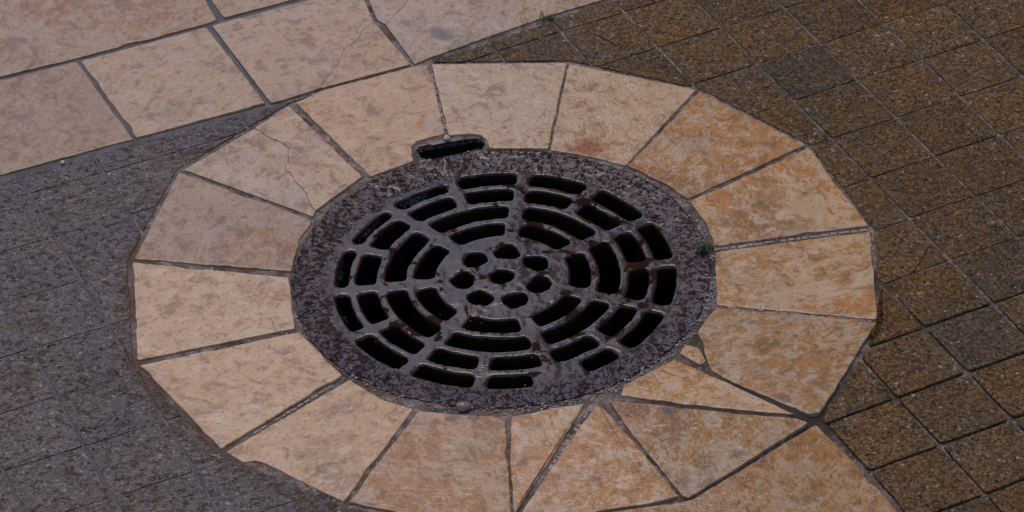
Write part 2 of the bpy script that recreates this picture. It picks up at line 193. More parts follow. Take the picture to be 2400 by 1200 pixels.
    def finish(self, color, rough=0.6, normal=None, coat=0.0, coat_rough=0.05, coat_normal=None, spec=0.3):
        b = self.b
        self.put(b.inputs['Base Color'], color)
        self.put(b.inputs['Roughness'], rough)
        self.put(b.inputs['Specular IOR Level'], spec)
        if normal is not None:
            self.put(b.inputs['Normal'], normal)
        self.put(b.inputs['Coat Weight'], coat)
        self.put(b.inputs['Coat Roughness'], coat_rough)
        b.inputs['Coat IOR'].default_value = 1.333
        if coat_normal is not None:
            self.put(b.inputs['Coat Normal'], coat_normal)
        return self.mat

# ------------------------------------------------------------------ materials
def limestone():
    g = NG('wet_limestone')
    L = g.local()
    F = g.flow()
    tone, val = g.attr('tone'), g.attr('value')
    # broad beds and clouds of colour in the stone
    cloud = g.noise(L, 9.0, 4.0, 0.6, 0.7)
    mott = g.noise(L, 36.0, 6.0, 0.68, 1.0)
    fine = g.noise(g.scaled(g.vmath('ADD', L, g.vmath('SCALE', g.noise(F, 38.0, 2.0, color=True), scale=0.02)), (1.0, 1.9, 1.0), 0.7), 115.0, 4.0, 0.62, 0.8)
    cream, orange, pale, grey = (0.385, 0.258, 0.130), (0.350, 0.172, 0.052), (0.425, 0.312, 0.190), (0.140, 0.092, 0.054)
    o = g.math('ADD', g.math('MULTIPLY', mott, 0.9), g.math('MULTIPLY', fine, 0.9))
    o = g.math('ADD', o, g.math('MULTIPLY', g.math('SUBTRACT', cloud, 0.5), 1.1))
    o = g.math('ADD', o, g.math('MULTIPLY', g.math('SUBTRACT', tone, 0.70), 0.62))
    c = g.mix(g.ramp(o, 0.84, 1.02), cream, orange)
    c = g.mix(g.ramp(g.noise(L, 13.0, 5.0, 0.6, 1.0), 0.54, 0.74, 0.0, 0.75), c, pale)
    c = g.mix(g.ramp(g.noise(g.vmath('ADD', L, (7.0, 3.0, 1.0)), 7.0, 5.0, 0.65, 0.5), 0.52, 0.70, 0.0, 0.6), c, grey)
    b1 = g.noise(g.vmath('ADD', L, (11.0, 4.0, 6.0)), 42.0, 5.0, 0.66, 0.8)
    c = g.mix(g.ramp(b1, 0.52, 0.64, 0.0, 0.7), c, (0.175, 0.096, 0.042))
    c = g.mix(g.ramp(b1, 0.48, 0.38, 0.0, 0.85), c, pale)
    # pale calcite veins
    vn = g.noise(g.vmath('ADD', L, (2.0, 9.0, 4.0)), 5.0, 3.0, 0.5, 0.6)
    vein = g.ramp(g.math('ABSOLUTE', g.math('SUBTRACT', vn, 0.5)), 0.0, 0.017, 1.0, 0.0)
    vein = g.math('MULTIPLY', vein, g.ramp(g.noise(L, 30.0, 3.0), 0.35, 0.65))
    c = g.mix(g.math('MULTIPLY', vein, 0.6), c, (0.33, 0.275, 0.20))
    # thin dark stylolites
    sn = g.noise(g.vmath('ADD', L, (5.0, 1.0, 8.0)), 14.0, 6.0, 0.7, 1.2)
    sty = g.ramp(g.math('ABSOLUTE', g.math('SUBTRACT', sn, 0.5)), 0.0, 0.007, 1.0, 0.0)
    sty = g.math('MULTIPLY', sty, g.ramp(g.noise(L, 17.0, 2.0), 0.52, 0.66))
    c = g.mix(g.math('MULTIPLY', sty, 0.7), c, (0.06, 0.042, 0.034))
    # little dark grains and dirt
    sp = g.noise(L, 330.0, 2.0, 0.6)
    c = g.mix(g.ramp(sp, 0.60, 0.70, 0.0, 0.6), c, (0.085, 0.06, 0.046))
    c = g.mix(g.ramp(fine, 0.54, 0.66, 0.0, 0.6), c, (0.19, 0.092, 0.030))
    c = g.mix(g.ramp(fine, 0.46, 0.36, 0.0, 0.4), c, (0.42, 0.32, 0.215))
    # worn stains of known places
    wob = g.math('MULTIPLY', g.math('SUBTRACT', g.noise(g.P, 110.0, 4.0, 0.7), 0.5), 0.022)
    for x, y, r in DATA['spots']:
        dd = g.math('ADD', g.vmath('DISTANCE', g.P, (x, y, 0.0)), wob)
        c = g.mix(g.ramp(dd, r * 0.25, r, 0.6, 0.0), c, (0.07, 0.062, 0.062))
    for rx, ry, rr_, am in DATA['rust']:
        dd = g.math('ADD', g.vmath('DISTANCE', g.P, (rx, ry, 0.0)), g.math('MULTIPLY', wob, 2.2))
        c = g.mix(g.ramp(dd, rr_ * 0.25, rr_, am, 0.0), c, (0.20, 0.066, 0.014))
    vv = g.node('ShaderNodeCombineColor')
    for i in range(3):
        g.put(vv.inputs[i], val)
    c = g.mix(1.0, c, vv.outputs[0], 'MULTIPLY')
    c = g.mix(1.0, c, g.mix(g.math('FRACT', g.math('MULTIPLY', g.rand(), 13.7)), (1.05, 0.97, 0.88), (0.94, 0.97, 1.03)), 'MULTIPLY')
    h = g.math('ADD', g.math('MULTIPLY', mott, 0.5), g.math('MULTIPLY', sp, 0.25))
    nb = g.bump(h, 0.0012)
    return g.finish(c, 0.55, nb, 1.0, 0.06, g.water(0.0007, 1.0, 0.6), 0.06)

def paver_mat():
    g = NG('wet_exposed_aggregate')
    L = g.local()
    wet = g.attr('film')                    # 1 where the water runs over in a sheet
    tint = g.attr('value')
    v = g.voronoi(L, 340.0)
    v2 = g.voronoi(g.vmath('ADD', L, (3.0, 1.0, 2.0)), 170.0)
    r1, r2 = g.node_sep(v.outputs['Color'], 0), g.node_sep(v.outputs['Color'], 1)
    r3 = g.node_sep(v2.outputs['Color'], 0)
    brown, dark, tan, ash = (0.128, 0.072, 0.024), (0.058, 0.034, 0.013), (0.20, 0.122, 0.046), (0.15, 0.115, 0.072)
    c = g.mix(g.ramp(r1, 0.25, 0.8), brown, dark)
    c = g.mix(g.ramp(r2, 0.62, 0.95), c, tan)
    c = g.mix(g.ramp(r3, 0.80, 0.97, 0.0, 0.75), c, ash)
    c = g.mix(g.math('GREATER_THAN', g.math('MULTIPLY', r2, r3), 0.88), c, (0.34, 0.28, 0.21))
    c = g.mix(g.math('GREATER_THAN', r1, 0.94), c, (0.015, 0.014, 0.015))
    edge = g.ramp(v.outputs['Distance'], 0.35, 0.7, 0.0, 0.45)
    c = g.mix(edge, c, (0.03, 0.022, 0.014))
    bw = g.node('ShaderNodeRGBToBW'); g.put(bw.inputs[0], c)
    gr = g.node('ShaderNodeCombineColor')
    g.put(gr.inputs[0], g.math('MULTIPLY', bw.outputs[0], 0.95)); g.put(gr.inputs[1], g.math('MULTIPLY', bw.outputs[0], 0.76)); g.put(gr.inputs[2], g.math('MULTIPLY', bw.outputs[0], 0.58))
    c = g.mix(wet, c, gr.outputs[0])
    big = g.voronoi(g.vmath('ADD', L, (8.0, 2.0, 5.0)), 95.0)
    bm_ = g.math('MULTIPLY', g.ramp(big.outputs['Distance'], 0.16, 0.24, 1.0, 0.0), g.math('GREATER_THAN', g.node_sep(big.outputs['Color'], 0), 0.72))
    c = g.mix(g.math('MULTIPLY', bm_, 0.8), c, g.mix(g.node_sep(big.outputs['Color'], 1), (0.03, 0.024, 0.02), (0.27, 0.20, 0.13)))
    tn = g.attr('tone')
    c = g.mix(g.math('MULTIPLY', tn, 0.55), c, g.mix(1.0, gr.outputs[0], (1.05, 1.0, 0.85), 'MULTIPLY'))
    ochre = g.noise(g.P, 6.0, 4.0, 0.6)
    c = g.mix(g.ramp(ochre, 0.45, 0.7, 0.0, 0.5), c, g.mix(1.0, c, (1.25, 1.0, 0.62), 'MULTIPLY'))
    dirt = g.noise(L, 24.0, 5.0, 0.65, 0.5)
    c = g.mix(g.ramp(dirt, 0.5, 0.75, 0.0, 0.55), c, (0.038, 0.030, 0.024))
    vv = g.node('ShaderNodeCombineColor')
    for i in range(3):
        g.put(vv.inputs[i], tint)
    c = g.mix(1.0, c, vv.outputs[0], 'MULTIPLY')
    h = g.math('ADD', g.math('MULTIPLY', v.outputs['Distance'], -0.6), g.math('MULTIPLY', dirt, 1.2))
    nb = g.bump(h, 0.0016)
    # the sheet of water parts over the proudest grains
    F = g.flow()
    s = g.noise(g.scaled(F, (78, 120, 90), -0.75), 1.0, 4.0, 0.75, 0.6)
    hole = g.ramp(s, 0.51, 0.56, 1.0, 0.0)
    thin = g.ramp(g.noise(g.P, 7.0, 3.0), 0.3, 0.6)
    film = g.math('MULTIPLY', g.math('MULTIPLY', wet, 0.9), g.math('MAXIMUM', hole, g.math('MULTIPLY', thin, 0.05)))
    # elsewhere only shallow patches hold a skin of water
    patch = g.math('MULTIPLY', g.ramp(g.noise(F, 16.0, 5.0, 0.7, 1.5), 0.56, 0.66), 0.75)
    patch = g.math('MULTIPLY', patch, g.math('SUBTRACT', 1.0, wet))
    patch = g.math('ADD', patch, g.math('MULTIPLY', g.math('SUBTRACT', 1.0, wet), 0.12))
    # silt and rust washed up against the ring on the wet side, and in patches
    rr = g.math('ADD', g.vmath('LENGTH', g.P), g.math('MULTIPLY', g.math('SUBTRACT', g.noise(g.P, 70.0, 4.0, 0.7), 0.5), 0.05))
    silt = g.math('MULTIPLY', g.math('MULTIPLY', g.ramp(rr, 0.500, 0.480), wet), g.ramp(g.noise(g.P, 150.0, 4.0, 0.7), 0.42, 0.56))
    pat = g.math('MULTIPLY', g.ramp(g.noise(g.P, 19.0, 5.0, 0.7), 0.57, 0.66, 0.0, 0.55), wet)
    silt = g.math('MAXIMUM', silt, pat)
    c = g.mix(g.math('MULTIPLY', silt, 0.6), c, (0.060, 0.030, 0.011))
    film = g.math('MULTIPLY', film, g.math('SUBTRACT', 1.0, g.math('MULTIPLY', silt, 0.65)))
    return g.finish(c, 0.6, nb, g.math('ADD', film, patch, clamp=True), 0.09, g.water(0.0006, 1.0, 0.4), 0.05)

def bed_mat():
    g = NG('wet_mortar')
    n1 = g.noise(g.P, 60.0, 6.0, 0.7)
    n2 = g.noise(g.P, 14.0, 4.0, 0.6)
    c = g.mix(g.ramp(n1, 0.35, 0.7), (0.050, 0.040, 0.032), (0.21, 0.165, 0.125))
    c = g.mix(g.ramp(n2, 0.52, 0.64, 0.0, 0.8), c, (0.035, 0.028, 0.021))
    sp = g.voronoi(g.P, 420.0)
    c = g.mix(g.ramp(g.node_sep(sp.outputs['Color'], 0), 0.8, 0.95, 0.0, 0.6), c, (0.30, 0.26, 0.22))
    wob = g.math('MULTIPLY', g.math('SUBTRACT', g.noise(g.P, 90.0, 3.0, 0.6), 0.5), 0.03)
    for x, y in DATA['rust_left']:
        dd = g.math('ADD', g.vmath('DISTANCE', g.P, (x * 1e-4, y * 1e-4, 0.0)), wob)
        c = g.mix(g.ramp(dd, 0.015, 0.045, 0.8, 0.0), c, (0.075, 0.036, 0.014))
    for x, y in DATA['moss']:
        dd = g.math('ADD', g.vmath('DISTANCE', g.P, (x * 1e-4, y * 1e-4, 0.0)), wob)
        c = g.mix(g.ramp(dd, 0.01, 0.05, 0.85, 0.0), c, (0.026, 0.024, 0.014))
    nb = g.bump(n1, 0.003)
    sx = g.node('ShaderNodeSeparateXYZ'); g.put(sx.inputs[0], g.P)
    left = g.math('MULTIPLY', g.ramp(sx.outputs[0], -0.12, -0.28), g.ramp(g.vmath('LENGTH', g.P), 0.488, 0.505))
    c = g.mix(g.ramp(g.noise(g.P, 31.0, 4.0, 0.6), 0.5, 0.62, 0.0, 0.7), c, (0.085, 0.052, 0.028))
    c = g.mix(g.math('MULTIPLY', left, 0.8), c, (0.040, 0.034, 0.030))
    coat = g.math('ADD', g.math('MULTIPLY', left, 0.6), g.ramp(n2, 0.40, 0.55, 0.35, 0.0))
    return g.finish(c, 0.6, nb, coat, 0.08, g.water(0.0006), 0.08)

def iron_mat():
    g = NG('wet_rusty_iron')
    n1 = g.noise(g.P, 26.0, 5.0, 0.65, 0.6)
    n2 = g.noise(g.P, 150.0, 4.0, 0.7)
    c = g.mix(g.ramp(n1, 0.35, 0.65), (0.015, 0.0075, 0.007), (0.028, 0.013, 0.008))
    c = g.mix(g.ramp(n2, 0.55, 0.75, 0.0, 0.6), c, (0.009, 0.006, 0.006))
    c = g.mix(g.ramp(g.noise(g.P, 11.0, 3.0), 0.58, 0.72, 0.0, 0.5), c, (0.034, 0.022, 0.012))
    nb = g.bump(g.math('ADD', n1, g.math('MULTIPLY', n2, 0.3)), 0.0010)
    # the film breaks up in ragged blots where the casting stands dry of the flow
    F = g.flow()
    rr = g.vmath('LENGTH', g.vmath('MULTIPLY', g.P, (1, 1, 0)))
    rim = g.ramp(rr, 0.205, 0.235)
    sp_ = g.node('ShaderNodeSeparateXYZ'); g.put(sp_.inputs[0], F)
    ang = g.math('ARCTAN2', sp_.outputs[0], sp_.outputs[1])
    pc = g.node('ShaderNodeCombineXYZ')
    g.put(pc.inputs[0], g.math('MULTIPLY', ang, 42.0)); g.put(pc.inputs[1], g.math('MULTIPLY', rr, 120.0)); g.put(pc.inputs[2], sp_.outputs[1])
    streak = g.noise(pc.outputs[0], 1.0, 4.0, 0.66, 1.0)
    blot = g.noise(F, 30.0, 5.0, 0.62, 0.5)
    inner = g.ramp(blot, 0.555, 0.60, 1.0, 0.0)
    outer = g.ramp(streak, 0.47, 0.55, 0.95, 0.06)
    film = g.math('ADD', g.math('MULTIPLY', inner, g.math('SUBTRACT', 1.0, rim)), g.math('MULTIPLY', outer, rim))
    return g.finish(c, g.ramp(film, 0.0, 1.0, 0.6, 0.35), nb, film, 0.10, g.water(0.0006, 1.0, 1.0), g.math('MULTIPLY', film, 0.14))

def simple(name, color, rough=0.7, var=0.4, scale=40.0, coat=0.0, spec=0.3):
    g = NG(name)
    n = g.noise(g.P, scale, 4.0, 0.65)
    c = g.mix(g.ramp(n, 0.3, 0.7), tuple(v * (1 - var) for v in color), tuple(v * (1 + var) for v in color))
    return g.finish(c, rough, g.bump(n, 0.001), coat, 0.08, None, spec)

def curtain_mat():
    """running water: clear, mirror-like at a slant, streaked along the fall"""
    g = NG('running_water')
    t = g.t
    out = [n for n in t.nodes if n.type == 'OUTPUT_MATERIAL'][0]
    t.nodes.remove(g.b)
    tc = g.node('ShaderNodeUVMap').outputs[0]
    s = g.noise(g.scaled(tc, (24, 2.0, 1)), 1.0, 3.0, 0.6, 0.3)
    nb = g.bump(s, 0.006)
    fr = g.node('ShaderNodeFresnel'); fr.inputs['IOR'].default_value = 1.333
    g.put(fr.inputs['Normal'], nb)
    gl = g.node('ShaderNodeBsdfGlossy'); gl.inputs['Roughness'].default_value = 0.08
    g.put(gl.inputs['Normal'], nb)
    tr = g.node('ShaderNodeBsdfTransparent'); tr.inputs[0].default_value = (0.90, 0.92, 0.93, 1)
    mx = g.node('ShaderNodeMixShader')
    t.links.new(fr.outputs[0], mx.inputs[0]); t.links.new(tr.outputs[0], mx.inputs[1]); t.links.new(gl.outputs[0], mx.inputs[2])
    df = g.node('ShaderNodeBsdfDiffuse'); df.inputs[0].default_value = (0.5, 0.52, 0.56, 1)
    m2 = g.node('ShaderNodeMixShader')
    g.put(m2.inputs[0], g.ramp(s, 0.55, 0.70, 0.0, 0.10))
    t.links.new(mx.outputs[0], m2.inputs[1]); t.links.new(df.outputs[0], m2.inputs[2])
    t.links.new(m2.outputs[0], out.inputs['Surface'])
    return g.mat

M = dict(stone=limestone(), paver=paver_mat(), bed=bed_mat(), iron=iron_mat(), water=curtain_mat(),
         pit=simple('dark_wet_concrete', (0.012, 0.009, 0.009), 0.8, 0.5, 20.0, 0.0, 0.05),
         grit=simple('grit', (0.17, 0.14, 0.115), 0.6, 0.6, 160.0, 0.6),
         chip=simple('pale_stone_chip', (0.20, 0.15, 0.11), 0.6, 0.3, 90.0, 0.6),
         grass=simple('grass', (0.065, 0.115, 0.030), 0.5, 0.4, 60.0, 0.2),
         pebble=simple('brown_pebble', (0.10, 0.075, 0.055), 0.5, 0.3, 90.0, 1.0),
         white=simple('white_pebble', (0.34, 0.30, 0.25), 0.5, 0.15, 90.0, 0.6),
         straw=simple('straw', (0.42, 0.33, 0.20), 0.6, 0.2, 90.0, 0.2),
         drop=simple('rain_drop', (0.45, 0.47, 0.50), 0.2, 0.1, 50.0, 1.0),
         wall=simple('dark_render', (0.085, 0.075, 0.065), 0.8, 0.2, 3.0),
         roof=simple('roof_tile', (0.09, 0.05, 0.035), 0.7, 0.2, 4.0),
         frame=simple('window_frame', (0.10, 0.075, 0.055), 0.6, 0.1, 5.0),
         pane=simple('window_glass', (0.02, 0.02, 0.022), 0.15, 0.1, 1.0))

# ------------------------------------------------------------------ mesh helpers
def link(name, verts, faces, mat, parent=None, loc=None, smooth=None):
    me = bpy.data.meshes.new(name)
    me.from_pydata([tuple(v) for v in verts], [], faces)
    me.materials.append(mat)
    if smooth is not None:
        me.polygons.foreach_set('use_smooth', smooth if not isinstance(smooth, bool) else [smooth] * len(faces))
    me.update()
    o = bpy.data.objects.new(name, me)
    col.objects.link(o)
    if parent is not None:
        o.parent = parent
    if loc is not None:
        o.location = loc
    return o

def empty(name, loc=(0, 0, 0)):
    o = bpy.data.objects.new(name, None)
    o.location = loc
    o.empty_display_size = 0.05
    col.objects.link(o)
    return o

def tag(o, label=None, cat=None, group=None, kind=None):
    for k, v in (('label', label), ('category', cat), ('group', group), ('kind', kind)):
        if v is not None:
            o[k] = v
    return o

def outline(P, corner, seg, jit, seed):
    """rounded, subdivided and slightly uneven outline of a cut stone"""
    P = [Vector(p) for p in P]
    n = len(P)
    out = []
    for i in range(n):
        a, b, c = P[i - 1], P[i], P[(i + 1) % n]
        u, v = (a - b), (c - b)
        lu, lv = u.length, v.length
        if lu < 1e-6 or lv < 1e-6:
            continue
        rr = min(corner, lu * 0.4, lv * 0.4)
        if rr > 1e-4 and u.normalized().dot(v.normalized()) > -0.94:
            p0, p1 = b + u / lu * rr, b + v / lv * rr
            for t in (0.0, 0.33, 0.67, 1.0):
                out.append(p0 * (1 - t) ** 2 + b * 2 * t * (1 - t) + p1 * t * t)
        else:
            out.append(b)
    res = []
    m_ = len(out)
    for i in range(m_):
        a, b = out[i], out[(i + 1) % m_]
        k = max(1, int((b - a).length / seg))
        for j in range(k):
            res.append(a.lerp(b, j / k))
    m_ = len(res)
    fin = []
    for i in range(m_):
        t = (res[(i + 1) % m_] - res[i - 1])
        if t.length < 1e-7:
            fin.append(res[i]); continue
        nrm = Vector((t.y, -t.x)).normalized()
        q = Vector((res[i].x, res[i].y, seed * 3.1))
        k = noise.noise(q * 55.0) * 0.6 + noise.noise(q * 190.0) * 0.4
        k = k - max(0.0, noise.noise(q * 23.0 + Vector((9, 9, 9))) - 0.36) * 5.0   # a bite out of the arris here and there
        fin.append(res[i] + nrm * (max(-1.8, k) * jit))
    return fin

def offset(L, dist):
    n = len(L)
    o = []
    for i in range(n):
        t = L[(i + 1) % n] - L[i - 1]
        if t.length < 1e-9:
            o.append(L[i].copy()); continue
        nrm = Vector((-t.y, t.x)).normalized()
        o.append(L[i] + nrm * dist)
    return o

def stone(name, poly, parent, mat, top=0.0, depth=0.03, bev=0.002, corner=0.004, seg=0.007, jit=0.0006, seed=0, tilt=0.0, film=1.0, tone=0.5, value=1.0, grow=0.0):
    rnd = random.Random(seed * 77 + 5)
    P = [(x * 1e-4, y * 1e-4) for x, y in poly]
    cx = sum(p[0] for p in P) / len(P); cy = sum(p[1] for p in P) / len(P)
    L = outline([(x - cx, y - cy) for x, y in P], corner, seg, jit, seed + 1)
    if grow:
        L = offset(L, -grow)
    ta, tb = rnd.uniform(-tilt, tilt), rnd.uniform(-tilt, tilt)
    zz = lambda v, z: (v.x, v.y, z + ta * v.x + tb * v.y)
    loops = [(L, -depth), (L, -bev), (offset(L, bev * 0.3), -bev * 0.34), (offset(L, bev * 0.75), -bev * 0.06), (offset(L, bev * 1.3), 0.0)]
    n = len(L)
    V = []; F = []; S = []
    for lp, z in loops:
        V += [zz(v, z) for v in lp]
    for k in range(len(loops) - 1):
        for i in range(n):
            j = (i + 1) % n
            F.append((k * n + i, k * n + j, (k + 1) * n + j, (k + 1) * n + i)); S.append(k > 0)
    F.append(tuple(range((len(loops) - 1) * n, len(loops) * n))); S.append(False)
    o = link(name, V, F, mat, parent, (cx, cy, top), S)
    o['tone'] = tone; o['value'] = value; o['film'] = film
    return o

RG = 0.276     # radius of the opening in the stone ring

# ------------------------------------------------------------------ ground: bedding and mortar, reaching to the horizon
def in_poly(x, y, P):
    c = False
    for i in range(len(P)):
        x0, y0 = P[i][0] * 1e-4, P[i][1] * 1e-4; x1, y1 = P[i - 1][0] * 1e-4, P[i - 1][1] * 1e-4
        if (y0 > y) != (y1 > y) and x < (x1 - x0) * (y - y0) / (y1 - y0) + x0:
            c = not c
    return c

def build_ground():
    rs = [0.985] + [1.0 + 0.015 * i for i in range(21)] + [1.33 + 0.03 * i for i in range(15)] + [1.80, 1.83] + [1.9 + 0.15 * i for i in range(16)] + [5, 7, 10, 20, 60, 200, 700]
    na = 420
    V = []; F = []
    for r in rs:
        for i in range(na):
            a = 2 * math.pi * i / na
            x, y = math.sin(a) * r * RG, math.cos(a) * r * RG
            if r < 1.02:
                z = -0.004
            elif r < 1.72:
                z = -0.0024 + 0.0009 * noise.noise(Vector((x * 9, y * 9, 4)))
            else:
                side = min(1.0, max(0.0, (x + 0.10) / 0.15))
                z = -0.0024 * (1 - side) - 0.0026 * side
                low = min(1.0, max(0.0, (-y - 0.08) / 0.1)) * side
                z -= 0.0026 * low
                if y > 0.30 and x < 0.1 and r < 2.0:
                    z = -0.0028
            z += 0.0005 * noise.noise(Vector((x * 40, y * 40, 0)))
            V.append((x, y, z if r < 6 else -0.01))
    for k in range(len(rs) - 1):
        for i in range(na):
            j = (i + 1) % na
            q = (k * na + i, (k + 1) * na + i, (k + 1) * na + j, k * na + j)
            if k < 24 and any(in_poly(V[v][0], V[v][1], DATA['pockethole']) for v in q):
                continue
            F.append(q)
    o = link('ground', V, F, M['bed'], smooth=True)
    tag(o, 'grey mortar and bedding between all the paving stones', kind='structure')
build_ground()

# shaft below the grate
def build_pit():
    na = 64; V = []; F = []
    for r, z in ((1.0, -0.0045), (0.97, -0.02), (0.93, -0.05), (0.93, -0.9)):
        for i in range(na):
            a = 2 * math.pi * i / na
            V.append((math.sin(a) * r * RG, math.cos(a) * r * RG, z))
    for k in range(3):
        for i in range(na):
            j = (i + 1) % na
            F.append((k * na + i, k * na + j, (k + 1) * na + j, (k + 1) * na + i))
    F.append(tuple(range(3 * na, 4 * na)))
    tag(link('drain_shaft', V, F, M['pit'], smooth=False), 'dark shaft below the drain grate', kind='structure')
build_pit()

# ------------------------------------------------------------------ paving
pav_r = tag(empty('pavement'), 'square brown aggregate pavers right of the stone ring', kind='structure')
pav_l = tag(empty('pavement'), 'square grey pavers under running water left of the stone ring', kind='structure')
rng = random.Random(11)
for k, (side, poly) in enumerate(DATA['pavers']):
    right = side == 'r'
    yc = sum(p[1] for p in poly) / len(poly) * 1e-4
    low = right and yc < -0.12
    stone('paver', poly, pav_r if right else pav_l, M['paver'], top=-0.0008 if right else -0.0014, depth=0.025,
          bev=(0.0017 if low else 0.0012) if right else 0.0005, corner=0.007 if low else 0.004, seg=0.009, jit=0.0009, seed=k,
          tilt=0.010 if right else 0.004, film=0.0 if right else 1.0, value=rng.uniform(0.80, 1.02) * (1.0 if right else 1.05), tone=rng.choice([0, 0, 0, 0.15, 0.3, 1.0]) if right else 0.0)

slab_parent = tag(empty('stone_band'), 'large cream limestone slabs laid beside the pavers', kind='structure')
for k, (n, t, poly) in enumerate(DATA['slabs']):
    stone('slab', poly, slab_parent, M['stone'], top=0.0, bev=0.0003 if n[-1] in 'ab' else 0.0013, corner=0.002, jit=0.0003 if n[-1] in 'ab' else 0.0019, seed=300 + k, tilt=0.002, grow=0.0 if n[-1] in 'ab' else 0.0005,
          tone=t, value={'m1': 0.64, 'u1': 0.70, 'b1': 0.76, 'u2': 0.78}.get(n, 0.86))

# ------------------------------------------------------------------ ring of limestone wedges round the drain
ring = tag(empty('stone_ring'), 'sixteen-sided ring of wet peach limestone wedges around the iron grate', 'stone ring')
VAL = {'r16': 0.70, 'r17a': 0.94, 'r17b': 0.90, 'r7': 0.88, 'r12': 0.80, 'r15': 1.04, 'r14': 1.04, 'r13': 1.0, 'r9': 0.84, 'r1': 0.92, 'r4': 0.93}
for k, (n, t, poly) in enumerate(DATA['ring']):
    stone('wedge_stone', poly, ring, M['stone'], top=0.0006 * math.sin(k * 2.3), bev=0.0003 if n[-1] in 'ab' else 0.0012, corner=0.002, jit=0.0003 if n[-1] in 'ab' else 0.0018,
          seed=500 + k, tilt=0.003, grow=0.0 if n[-1] in 'ab' else 0.0006, tone=t, value=VAL.get(n, 1.0))
for k, poly in enumerate(DATA['chips']):
    stone('joint_chip', poly, ring, M['chip'], top=-0.0012, depth=0.004, bev=0.0005, corner=0.001, seg=0.005, jit=0.0004, seed=800 + k, tilt=0.05)

# ------------------------------------------------------------------ the cast iron grate
A0 = -0.2525
SEC = 2 * math.pi / 7
SLOTS = []           # (r_in, r_out, angle, half angle)
def add_slots(r0, r1, a0, cnt, gap):
    rm = (r0 + r1) / 2
    for k in range(cnt):
        SLOTS.append([r0, r1, a0 + k * 2 * math.pi / cnt, math.pi / cnt - gap / rm / 2])
add_slots(0.315, 0.408, A0, 7, 0.074)
add_slots(0.447, 0.543, A0, 7, 0.072)
add_slots(0.583, 0.674, A0 + SEC / 4, 14, 0.060)
add_slots(0.712, 0.800, A0 + SEC / 4, 14, 0.064)
OUT0 = len(SLOTS) - 14
# the pad in the rim cuts two outer slots short
def trim(k, lo, hi):
    s = SLOTS[OUT0 + k]
    a, h = s[2], s[3]
    b0, b1 = a - h + lo, a + h - hi
    s[2], s[3] = (b0 + b1) / 2, (b1 - b0) / 2
for k_, ro_ in ((10, 0.778), (11, 0.768), (12, 0.765), (13, 0.775)):
    SLOTS[OUT0 + k_][1] = ro_
trim(6, 0.0, 0.14)
trim(7, 0.10, 0.0)
HOLES = [(0.0, 0.0, 0.054)] + [(0.1845 * math.sin(0.197 + k * SEC), 0.1845 * math.cos(0.197 + k * SEC), 0.056) for k in range(7)]

def wrap(a):
    return (a + math.pi) % (2 * math.pi) - math.pi

def sdf(x, y):
    """distance to the nearest opening in the casting, negative inside an opening"""
    r = math.hypot(x, y); a = math.atan2(x, y)
    best = 9.0
    if r < 0.27:
        for k, (hx, hy, hr) in enumerate(HOLES):
            if k == 0:
                dd = math.hypot(x * 0.92, y * 1.08) - hr
            else:
                ux, uy = hx / 0.1845, hy / 0.1845
                dx, dy = x - hx, y - hy
                pr, pt = dx * ux + dy * uy, -dx * uy + dy * ux
                dd = math.hypot(pr * 1.08, pt * (0.92 + 2.2 * pr)) - hr
            best = min(best, dd)
    for r0, r1, sa, ha in SLOTS:
        if r < r0 - 0.06 or r > r1 + 0.06:
            continue
        dx = abs(r - (r0 + r1) / 2) - (r1 - r0) / 2
        dy = (abs(wrap(a - sa)) - ha) * (r0 + r1) / 2
        if dy > 0.08:
            continue
        cr = 0.026
        qx, qy = dx + cr, dy + cr
        dd = math.hypot(max(qx, 0), max(qy, 0)) + min(max(qx, qy), 0.0) - cr
        best = min(best, dd)
    w = 0.0035 * noise.noise(Vector((x * 14, y * 14, 3.0))) + 0.0020 * noise.noise(Vector((x * 40, y * 40, 7.0)))
    if r < 0.27:
        w *= 3.4
    return best + w

